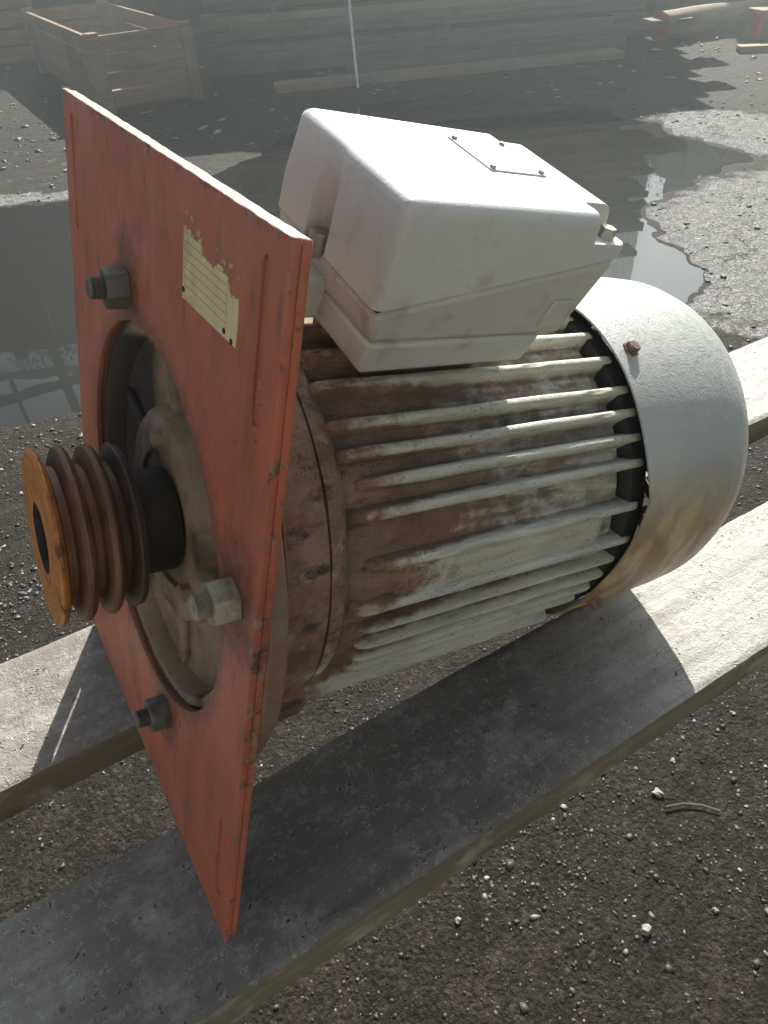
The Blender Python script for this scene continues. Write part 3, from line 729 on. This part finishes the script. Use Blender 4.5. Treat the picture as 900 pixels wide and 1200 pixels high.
for k, ang in enumerate((61, -32, 151, 241)):
    t = R(ang); d = Vector((0, -math.cos(t), math.sin(t)))
    b = Vector((.2995, CY + .1292 * d.y, CZ + .1292 * d.z + .0022)); u = Vector((1, 0, 0)); w = d.cross(u); v = []; f = []
    for (hh, rr_) in ((-.002, .0062), (.0008, .0062), (.0008, .0048), (.0044, .0048), (.0050, .0040)):
        for j in range(6): th = R(60 * j + 15); v.append(b + d * hh + (u * math.cos(th) + w * math.sin(th)) * rr_)
    for i in range(4):
        for j in range(6): f.append((i * 6 + j, i * 6 + (j + 1) % 6, (i + 1) * 6 + (j + 1) % 6, (i + 1) * 6 + j))
    f += [tuple(range(6)), tuple(24 + j for j in range(6))]
    mk('cover_screw', v, f, SCRUST, cov)

# terminal box, rolled about the motor axis
ROLL = R(11)
def bx(a, yb, nb): return (a, CY + yb * math.cos(ROLL) - nb * math.sin(ROLL), CZ + yb * math.sin(ROLL) + nb * math.cos(ROLL))
def loft(name, rings, mat, parent, bev=0, seg=3, ang=30):
    n = len(rings[0]); v = [bx(*p) for r_ in rings for p in r_]; f = []
    for i in range(len(rings) - 1):
        for k in range(n): f.append((i * n + k, i * n + (k + 1) % n, (i + 1) * n + (k + 1) % n, (i + 1) * n + k))
    f += [tuple(range(n)), tuple((len(rings) - 1) * n + k for k in range(n))]
    o = mk(name, v, f, mat, parent)
    if bev: bevel(o, bev, seg, ang)
    return o
YN, YF = -.054, .061
def split(a): return .1655 + (a - .079) * .200
def rect(a0, a1, y0, y1, nb): return [(a0, y0, nb), (a1, y0, nb), (a1, y1, nb), (a0, y1, nb)]
def rects(a0, a1, y0, y1, d=0.0): return [(a0, y0, split(a0) + d), (a1, y0, split(a1) + d), (a1, y1, split(a1) + d), (a0, y1, split(a0) + d)]
tb = basep = loft('terminal_box', [rect(.0835, .211, -.0495, .057, .1470), rects(.0795, .2260, YN + .0008, YF - .0008)], BASEM, motor, .004)
loft('box_neck', [rect(.100, .180, -.024, .030, .098), rect(.100, .180, -.026, .034, .1345)], HOUS, tb)
ped = loft('pedestal', [rect(.0835, .193, -.0475, .051, .1285), rect(.0835, .197, -.0502, .056, .1475)], BASEM, tb, .003)
seal = loft('lid_seal', [rects(.0815, .2240, YN + .0030, YF - .0030, -.0006), rects(.0815, .2240, YN + .0030, YF - .0030, .0012)], DARKLINE, tb)
NT_ = .2185
def lid_ring(a0, a1, y0, y1, n0, n1, d):
    """outline of the lid with the screw channel sunk d deep into its end face"""
    yc = .012; pts = [(a0, y0, n0), (a1, y0, n1), (a1, y1, n1), (a0, y1, n0)]
    for (dy, k) in ((.0115, 0), (.0095, .62), (.005, .93), (0, 1), (-.005, .93), (-.0095, .62), (-.0115, 0)): pts.append((a0 + d * k, yc + dy * (.55 + .45 * min(1, d / .010 + .25)), n0 + (n1 - n0) * d * k / (a1 - a0)))
    return pts
rings = [lid_ring(.0785, .2270, YN, YF, split(.0785) + .0016, split(.227) + .0016, .0115), lid_ring(.0789, .2275, YN, YF, .186, .2010, .0085), lid_ring(.0808, .2250, YN + .0018, YF - .0018, .206, .2085, .0012), lid_ring(.0815, .2235, YN + .003, YF - .003, NT_, NT_ - .002, .0)]
lid = loft('box_lid', rings, LIDM, tb)
bw = lid.data.attributes.new('bevel_weight_edge', 'FLOAT', 'EDGE'); nr = len(rings[0])
for e in lid.data.edges:
    i, j = e.vertices
    if i >= 3 * nr and j >= 3 * nr: bw.data[e.index].value = 1.0                 # the top rim
    elif i % nr == j % nr and i % nr < 4: bw.data[e.index].value = 1.0           # the four upright corners
bv = lid.modifiers.new('bevel', 'BEVEL'); bv.width = .0060; bv.segments = 4; bv.limit_method = 'WEIGHT'; bv.use_clamp_overlap = False
def cutter(b):
    v, f = boxv(*b); return mk('cutter', [bx(*p) for p in v], f, None, tb)
cut(lid, [cutter((.2020, .30, -.10, YN + .0190, .2030, .30)), cutter((.2020, .30, YF - .0190, .10, .2030, .30))])
lid.data.materials.clear(); lid.data.materials.append(LIDM); lid.data.shade_smooth(); lid.data.set_sharp_from_angle(angle=R(32))
def bscrew(a, y, nb, r=.0050, h=.006, mat=SCREW, parent=None, sides=6):
    v = []; f = []
    for (d, s) in ((-.004, 1), (h * .8, 1), (h, .85)):
        for k in range(sides): t = 2 * math.pi * k / sides + .3; v.append(bx(a + r * s * math.cos(t), y + r * s * math.sin(t), nb + d))
    for i in range(2):
        for k in range(sides): f.append((i * sides + k, i * sides + (k + 1) % sides, (i + 1) * sides + (k + 1) % sides, (i + 1) * sides + k))
    f += [tuple(range(sides)), tuple(2 * sides + k for k in range(sides))]
    return mk('lid_screw' if r > .003 else 'label_rivet', v, f, mat, tb, 40)
bscrew(.2175, YN + .0095, .2025); bscrew(.2175, YF - .0095, .2025)
bscrew(.0815, .012, .1660, .0062, .0085, sides=16)
ntop = lambda a: NT_ - .002 * (a - .0815) / .142
lp = loft('lid_label', [[(.160, -.006, ntop(.160) - .0004), (.199, -.006, ntop(.199) - .0004), (.199, .036, ntop(.199) - .0004), (.160, .036, ntop(.160) - .0004)], [(.160, -.006, ntop(.160) + .0009), (.199, -.006, ntop(.199) + .0009), (.199, .036, ntop(.199) + .0009), (.160, .036, ntop(.160) + .0009)]], LIDM, tb)
for (a, y) in ((.1625, -.0035), (.1965, -.0035), (.1625, .0335), (.1965, .0335)): bscrew(a, y, ntop(a) + .0008, .0017, .0016, SCREW, lp, 10)
loft('knockout_panel', [[(.188, -.0525, .154), (.204, -.0525, .154), (.206, -.0545, .171), (.1915, -.0545, .171)], [(.189, -.046, .154), (.204, -.046, .154), (.206, -.046, .170), (.192, -.046, .170)]], BASEM, basep, .0008, 1)
loft('cable_entry', [rect(.064, .086, .002, .040, .130), rect(.060, .086, .000, .042, .155)], BASEM, tb, .003)

# ------------------------------------------------------------------ yard behind
def board(name, p0, p1, w, h, mat, parent=None, z=None, rot=0, bev=.004):
    """a squared length of timber whose underside runs from p0 to p1"""
    p0 = Vector(p0); p1 = Vector(p1); L = (p1 - p0).length
    v, f = boxv(0, L, -w / 2, w / 2, 0, h); o = mk(name, v, f, mat, parent)
    if bev: bevel(o, bev, 1)
    x = (p1 - p0).normalized(); zz = Vector((0, 0, 1)); yv = zz.cross(x).normalized(); zz = x.cross(yv)
    o.matrix_world = Matrix.Translation(p0) @ Matrix((x, yv, zz)).transposed().to_4x4() @ Matrix.Rotation(rot, 4, 'X')
    return o

# open wooden crate
cr = empty('wooden_crate', (1.44, 6.08, GZ + .0))
tag(cr, 'open crate of weathered boards with corner posts, standing on the gravel', 'crate')
CWd, CDp, CHt = .70, 2.3, .50
for (x, y) in ((0, 0), (CWd, 0), (0, CDp), (CWd, CDp)):
    box('corner_post', (x - .045, x + .045, y - .045, y + .045, -.03, CHt + .03), CRATE, cr, .006)
for k in range(4):
    z = .05 + k * .118
    jx = lambda: rnd.uniform(-.006, .006)
    box('side_board', (.048, CWd - .048, -.030 + jx(), .0 + jx(), z, z + .106), CRATE, cr, .004)
    box('side_board', (.048, CWd - .048, CDp - .014, CDp + .014, z, z + .106), CRATE, cr, .004)
    box('side_board', (-.030 + jx(), .0, .048, CDp - .048, z, z + .106), CRATE, cr, .004)
    box('side_board', (CWd, CWd + .03 + jx(), .048, CDp - .048, z, z + .106), CRATE, cr, .004)
for k in range(9): box('floor_board', (.01 + 0, CWd - .01, .06 + k * .25, .06 + k * .25 + .21, .02, .045), CRATE, cr)
# low board stack behind the crate
for k in range(6):
    tag(board('timber_board', (-.4 + .05 * rnd.random(), 9.6 + rnd.uniform(-.05, .05), GZ + .02 + k * .15), (1.66, 9.45 + rnd.uniform(-.04, .04), GZ + .02 + k * .15), .5, .13, CRATE), 'thick brown timber in the low stack behind the open crate', 'timber', 'timbers stacked behind the crate')
# long timber stack
ux = Vector((.915, -.403, 0)); uy = Vector((.403, .915, 0))
O0 = Vector((2.75, 6.75, GZ))
lay = 0; z = .03
for L in range(27):
    th = rnd.choice((.045, .06, .08)) if L else .10
    rows = 5
    for r_ in range(rows):
        if r_ and L % 3 and r_ < rows - 1 and L < 26: continue
        s0 = rnd.uniform(-.22, .12); ln = rnd.uniform(3.5, 4.2); dy = r_ * .30 + (rnd.uniform(-.06, .05) if r_ == 0 else 0)
        p = O0 + ux * s0 + uy * dy + Vector((0, 0, z)); e = p + ux * ln + uy * rnd.uniform(-.02, .02)
        tag(board('timber_board', p, e, .27, th, TIMB if rnd.random() < .8 else PALE), 'long weathered board in the tall timber stack beyond the puddle', 'timber', 'boards of the tall timber stack')
    z += th
    if L in (2, 5, 8, 11, 14, 17, 20, 23):
        for s in (.4, 1.9, 3.2):
            p = O0 + ux * s + uy * -.06 + Vector((0, 0, z)); tag(board('spacer_batten', p, p + uy * 1.35, .05, .035, TIMB), 'short batten spacing the layers of the tall timber stack', 'batten', 'spacer battens in the timber stack')
        z += .035
tag(board('timber_board', (2.72, 5.86, gz(2.72, 5.86)), (5.45, 4.83, gz(5.45, 4.83) + .01), .20, .055, PALE), 'long pale plank lying on the ground in front of the timber stack', 'timber')
tag(board('timber_board', (3.5, 6.05, gz(3.5, 6.05)), (5.9, 5.25, gz(5.9, 5.25)), .16, .07, TIMB), 'grey square timber lying between the pale plank and the timber stack', 'timber')
tag(board('timber_board', (6.28, 4.30, gz(6.28, 4.3)), (8.2, 2.9, gz(8.2, 2.9)), .12, .05, PALE), 'narrow pale batten on the ground before the red-ended log', 'timber')
# red-ended log and squared timbers
def log(name, p0, p1, r0, mat, seed, label, cat, endmat=None, group=None):
    t = empty(name, p0); p0 = Vector(p0); p1 = Vector(p1); ax_ = (p1 - p0); L = ax_.length; ax_.normalize()
    u = ax_.cross(Vector((0, 0, 1))).normalized(); w = u.cross(ax_); rr = random.Random(seed); v = []; f = []; n = 20
    ph = [rr.random() * 6 for _ in range(4)]
    for i in range(15):
        s = i / 14
        for k in range(n):
            th = 2 * math.pi * k / n; q_ = r0 * (1 - .10 * s) * (1 + .05 * math.sin(2 * th + ph[0]) + .03 * math.sin(5 * th + ph[1] + s * 5) + .03 * math.sin(s * 9 + ph[2]))
            v.append(ax_ * (L * s) + u * (q_ * math.cos(th)) + w * (q_ * math.sin(th)))
    for i in range(14):
        for k in range(n): f.append((i * n + k, i * n + (k + 1) % n, (i + 1) * n + (k + 1) % n, (i + 1) * n + k))
    f.append(tuple(14 * n + k for k in range(n))); f.append(tuple(range(n)))
    mk('bark', v, f, mat, t, 50)
    ev = [v[k] * 1.0 - ax_ * .004 for k in range(n)] + [v[k] * .99 + ax_ * .002 for k in range(n)]
    ef = [tuple(range(n))] + [(k, (k + 1) % n, n + (k + 1) % n, n + k) for k in range(n)]
    mk('log_end', ev, ef, endmat or PALE, t)
    tag(t, label, cat, group); return t
log('log', (6.22, 5.12, GZ + .13), (7.6, 5.0, GZ + .13), .125, PALE, 1, 'debarked pale log with a red painted end, lying beyond the puddle', 'log', REDEND)
log('log', (6.9, 5.9, GZ + .15), (9.6, 4.9, GZ + .15), .15, BARK, 2, 'brown bark log lying behind the red-ended pale log', 'log')
pr = random.Random(21)
for row in range(6):
    for k in range(9 - row):
        if row == 0 and k > 7: continue
        c = Vector((7.9, 7.3, 0)) + Vector((.62, -.78, 0)) * ((k + row * .5) * .44)
        rr_ = pr.uniform(.19, .22)
        log('log', (c.x, c.y, GZ + .21 + row * .37), (c.x + 2.6, c.y + 2.0, GZ + .21 + row * .37), rr_, BARK, 30 + row * 10 + k, 'brown bark log in the tall pile beyond the timber stack', 'log', PALE, 'logs of the tall pile')
t = empty('squared_timber', (6.66, 4.50, GZ)); 
o = board('beam_body', (6.66, 4.50, GZ + .05), (8.0, 3.9, GZ + .05), .22, .21, PALE); o.parent = t; o.matrix_parent_inverse = t.matrix_world.inverted() if False else Matrix.Translation((-6.66, -4.50, -GZ))
o = board('painted_end', (6.628, 4.446, GZ + .07), (6.668, 4.428, GZ + .07), .10, .17, REDEND, None, None, 0, 0); o.parent = t; o.matrix_parent_inverse = Matrix.Translation((-6.66, -4.50, -GZ))
tag(t, 'squared pale timber with a red paint mark on its end beside the log', 'timber')
# white rod
def rod_obj(name, p0, p1, r_, mat):
    p0 = Vector(p0); p1 = Vector(p1); a = (p1 - p0).normalized(); u = a.cross(Vector((1, 0, 0))).normalized(); w = u.cross(a); v = []; f = []; n = 10
    for i in range(9):
        c = p0.lerp(p1, i / 8) + u * (.006 * math.sin(i * .7))
        for k in range(n): th = 2 * math.pi * k / n; v.append(c + (u * math.cos(th) + w * math.sin(th)) * r_ * (1 if 0 < i < 8 else .8))
    for i in range(8):
        for k in range(n): f.append((i * n + k, i * n + (k + 1) % n, (i + 1) * n + (k + 1) % n, (i + 1) * n + k))
    f += [tuple(range(n)), tuple(8 * n + k for k in range(n))]
    return mk(name, v, f, mat, None, 50)
tag(rod_obj('white_rod', (3.26, 5.46, gz(3.26, 5.46) - .01), (3.72, 6.42, .62), .011, WHITE), 'thin white rod leaning from the ground against the timber stack', 'rod')
# loose wood chips
rs = np.random.RandomState(5); cv_, cf_ = [], []
for k in range(130):
    x = rs.uniform(-.2, 7.2); y = rs.uniform(3.3, 8.0)
    h_, s_ = ground_height(np.array([x]), np.array([y]))
    if s_[0] < .05: continue
    L_, w_, t_ = rs.uniform(.012, .06), rs.uniform(.006, .02), rs.uniform(.004, .010); a = rs.rand() * 6.28
    b = len(cv_); v, f = boxv(-L_, L_, -w_, w_, 0, t_)
    for (px, py, pz) in v: cv_.append((x + px * math.cos(a) - py * math.sin(a) * (1 + .3 * rs.rand()), y + px * math.sin(a) + py * math.cos(a), float(h_[0]) + .002 + pz + .15 * px * (rs.rand() - .3)))
    cf_ += [tuple(b + i for i in q_) for q_ in f]
tag(mk('wood_chips', cv_, cf_, PALE), 'scattered pale wood chips and splinters on the yard', 'wood chips', kind='stuff')
# pebbles and a twig by the near plank
for k, (x, y, s) in enumerate(((.71, -.02, .011), (.53, -.165, .013), (.78, .01, .006), (.86, .13, .007), (.64, -.2, .008), (.30, .0, .008), (.95, .02, .006), (.66, .06, .006), (.56, .05, .007), (.83, -.09, .005), (1.02, .12, .006))):
    rr = random.Random(k); s *= .78; sx, sy, sz = s * rr.uniform(.8, 1.2), s * rr.uniform(.7, 1), s * rr.uniform(.5, .7)
    bm = bmesh.new(); bmesh.ops.create_icosphere(bm, subdivisions=2, radius=1)
    for v in bm.verts: v.co *= .72 + .5 * rr.random() * (1 if v.index % 3 else .2)
    for v in bm.verts: v.co = Vector((v.co.x * sx, v.co.y * sy, v.co.z * sz)) * (1 + .16 * (math.sin(v.co.x * 3 + k) * math.cos(v.co.y * 2.5 + 2 * k) + math.sin(v.co.z * 4 + k) * .5))
    me = bpy.data.meshes.new('pebble'); bm.to_mesh(me); bm.free(); o = link_mesh('pebble', me, PEB if 'PEB' in globals() else globals().setdefault('PEB', mat_plain('pale_pebble', (.25, .235, .21), .6, 0, .4, 120)))
    o.location = (x, y, gz(x, y) + sz * .55); o.rotation_euler = (0, 0, rr.random() * 6)
    tag(o, 'pale pebble standing out of the dark soil beside the wide plank', 'pebble', 'pale pebbles beside the wide plank')
tw = [(.70, -.045), (.73, -.057), (.755, -.075), (.772, -.098)]; v = []; f = []
for i, (x, y) in enumerate(tw):
    for k in range(6): th = k * math.pi / 3; v.append((x + .0014 * math.cos(th), y + .0014 * math.cos(th), gz(x, y) + .006 + .0016 * math.sin(th) * (1 - .2 * i)))
for i in range(3):
    for k in range(6): f.append((i * 6 + k, i * 6 + (k + 1) % 6, (i + 1) * 6 + (k + 1) % 6, (i + 1) * 6 + k))
f += [tuple(range(6)), tuple(18 + k for k in range(6))]
tag(mk('twig', v, f, BARK, None, 60), 'thin brown twig lying on the dark soil beside the wide plank', 'twig')

# unseen building added behind the viewer; its sunlit wall bounces warm fill
PLAST = mat_plain('whitewashed_plaster', (.54, .50, .43), .9, 0, .18, 3, .2); GLASS = mat_plain('dark_window_glass', (.03, .035, .04), .08); DOORG = mat_plain('green_door_paint', (.06, .11, .07), .5)
wk = empty('bounce_building', (-3.0, -4.6, GZ)); wk.rotation_euler = (0, 0, R(-34))
box('wall', (-6.5, 6.5, -3.0, 0, -.1, 4.3), PLAST, wk)
box('plinth', (-6.53, 6.53, -.1, .04, -.1, .45), STEEL, wk)
v = [(-6.9, .45, 4.25), (6.9, .45, 4.25), (6.9, -3.3, 5.4), (-6.9, -3.3, 5.4)]; v += [(x, y, z_ + .15) for (x, y, z_) in v]
mk('roof', v, [(0, 1, 2, 3), (4, 7, 6, 5), (0, 4, 5, 1), (1, 5, 6, 2), (2, 6, 7, 3), (3, 7, 4, 0)], SHEDW, wk)
for x in (-4.6, 4.6):
    wf = box('window', (x - .6, x + .6, -.02, .06, 1.5, 2.7), WHITE, wk, .01)
    for dx in (-.28, .28): box('pane', (x + dx - .24, x + dx + .24, .055, .065, 1.57, 2.63), GLASS, wf)
dr_ = box('door', (-1.2, 1.2, -.02, .05, 0, 2.6), DOORG, wk, .01); box('door_handle', (-.12, -.09, .05, .11, 1.0, 1.16), STEEL, dr_)
tag(wk, 'unseen whitewashed building with a green double door, added to bounce warm fill', 'bounce_building')

# what the puddle mirrors: an open shed, a gantry frame and trees, all beyond the yard
sh = empty('timber_shed', (4.0, 18.5, GZ)); sh.rotation_euler = (0, 0, R(-24)); sh.scale = (1, 1, 1.72)
box('back_wall', (-7, 13, 3.0, 3.15, -.1, 4.6), SHEDW, sh)
for k in range(8): box('post', (-6.6 + k * 2.75, -6.35 + k * 2.75, -.12, .12, -.1, 4.6), SHEDW, sh, .01)
for k in range(14): box('wall_board', (-7 + k * 1.43, -7 + k * 1.43 + 1.40, .14, .18, .9 + .25 * (k % 3), 4.5), SHEDW, sh)
v = [(-7.4, -.9, 4.55), (13.4, -.9, 4.55), (13.4, 3.7, 5.9), (-7.4, 3.7, 5.9)]; v += [(x, y, z_ + .14) for (x, y, z_) in v]
mk('roof', v, [(0, 1, 2, 3), (4, 7, 6, 5), (0, 4, 5, 1), (1, 5, 6, 2), (2, 6, 7, 3), (3, 7, 4, 0)], SHEDW, sh)
tag(sh, 'long dark timber shed beyond the yard, mirrored in the puddle', 'shed')
ga = empty('gantry_frame', (.2, 17.0, GZ)); ga.rotation_euler = (0, 0, R(-4))
for x in (-1.6, 1.0, 5.2): box('column', (x - .11, x + .11, -.11, .11, -.1, 10.5), STEEL, ga)
for z_ in (7.3, 9.4): box('crossbeam', (-4.5, 6.0, -.08, .08, z_, z_ + .22), STEEL, ga)
box('tie_bar', (-.15, -.05, -.05, .05, 7.0, 9.5), STEEL, ga)
tag(ga, 'dark steel gantry frame rising over the yard, mirrored in the puddle', 'gantry')

LEAF = []
for i, c in enumerate(((.075, .095, .025), (.055, .08, .022), (.10, .11, .03))):
    n = NT('leaf_green_%s' % ('bright', 'deep', 'olive')[i]); n.done(n.mix(n.rng(n.noise(3), .3, .7), c, tuple(q_ * .6 for q_ in c)), .6); LEAF.append(n.m)
def tree(loc, h, cr_r, seed, lm, label):
    rr = random.Random(seed); t = empty('tree', loc)
    v, f = [], []; n = 10
    def limb(p0, p1, r0, r1):
        b = len(v); a = (p1 - p0).normalized(); u = a.orthogonal().normalized(); w = a.cross(u)
        for i in range(5):
            c = p0.lerp(p1, i / 4) + u * (math.sin(i * 1.1 + seed) * r0 * .4); r_ = r0 + (r1 - r0) * i / 4
            for k in range(n): th = 2 * math.pi * k / n; v.append(c + (u * math.cos(th) + w * math.sin(th)) * r_)
        for i in range(4):
            for k in range(n): f.append((b + i * n + k, b + i * n + (k + 1) % n, b + (i + 1) * n + (k + 1) % n, b + (i + 1) * n + k))
    top = Vector((0, 0, h * .85)); limb(Vector((0, 0, -.1)), top, h * .025, h * .006); cl = []
    for k in range(16):
        z_ = h * rr.uniform(.35, .85); a = rr.random() * 6.28; l_ = cr_r * rr.uniform(.5, 1) * (1.25 - z_ / h * .6)
        e = Vector((math.cos(a) * l_, math.sin(a) * l_, z_ + l_ * .35)); limb(Vector((0, 0, z_ * .9)), e, h * .009, h * .003); cl.append((e, cr_r * rr.uniform(.28, .5)))
        cl.append((e * .6 + Vector((0, 0, z_ * .4)), cr_r * .3))
    mk('trunk', v, f, BARK, t, 60)
    lv, lf = [], []
    for (c, r_) in cl:
        for _ in range(330):
            d = Vector((rr.gauss(0, 1), rr.gauss(0, 1), rr.gauss(0, .8))); d = d.normalized() * r_ * rr.random() ** .4; p = c + d
            s = h * rr.uniform(.005, .010); u = Vector((rr.gauss(0, 1), rr.gauss(0, 1), rr.gauss(0, 1))).normalized(); w = u.orthogonal().normalized(); b = len(lv)
            lv += [p - u * s, p + w * s * .5, p + u * s, p - w * s * .5]; lf.append((b, b + 1, b + 2, b + 3))
    mk('crown', lv, lf, lm, t)
    tag(t, label, 'tree')
tree((2.6, 20.5, GZ), 9.2, 2.6, 3, LEAF[0], 'yellow-green tree behind the gantry frame')
tree((19.0, 17.0, GZ), 7.0, 3.0, 4, LEAF[1], 'dark green tree past the far end of the timber shed')
tree((-3.5, 22.0, GZ), 7.0, 2.6, 5, LEAF[2], 'olive tree at the near end of the timber shed')

# ------------------------------------------------------------------ haze volume added to stand in for the lens veil around the sun
hz = box('haze', (-152, 153, -152, 153, GZ - 2.0, 10.6), None)
hm = bpy.data.materials.new('lens_veil_haze'); hm.use_nodes = True; ht = hm.node_tree; ht.nodes.clear()
ho = ht.nodes.new('ShaderNodeOutputMaterial'); hv = ht.nodes.new('ShaderNodeVolumePrincipled')
hv.inputs['Color'].default_value = (.84, .95, 1.0, 1); hv.inputs['Density'].default_value = .021; hv.inputs['Anisotropy'].default_value = .7
ht.links.new(hv.outputs[0], ho.inputs['Volume']); hz.data.materials.append(hm)
tag(hz, kind='stuff')
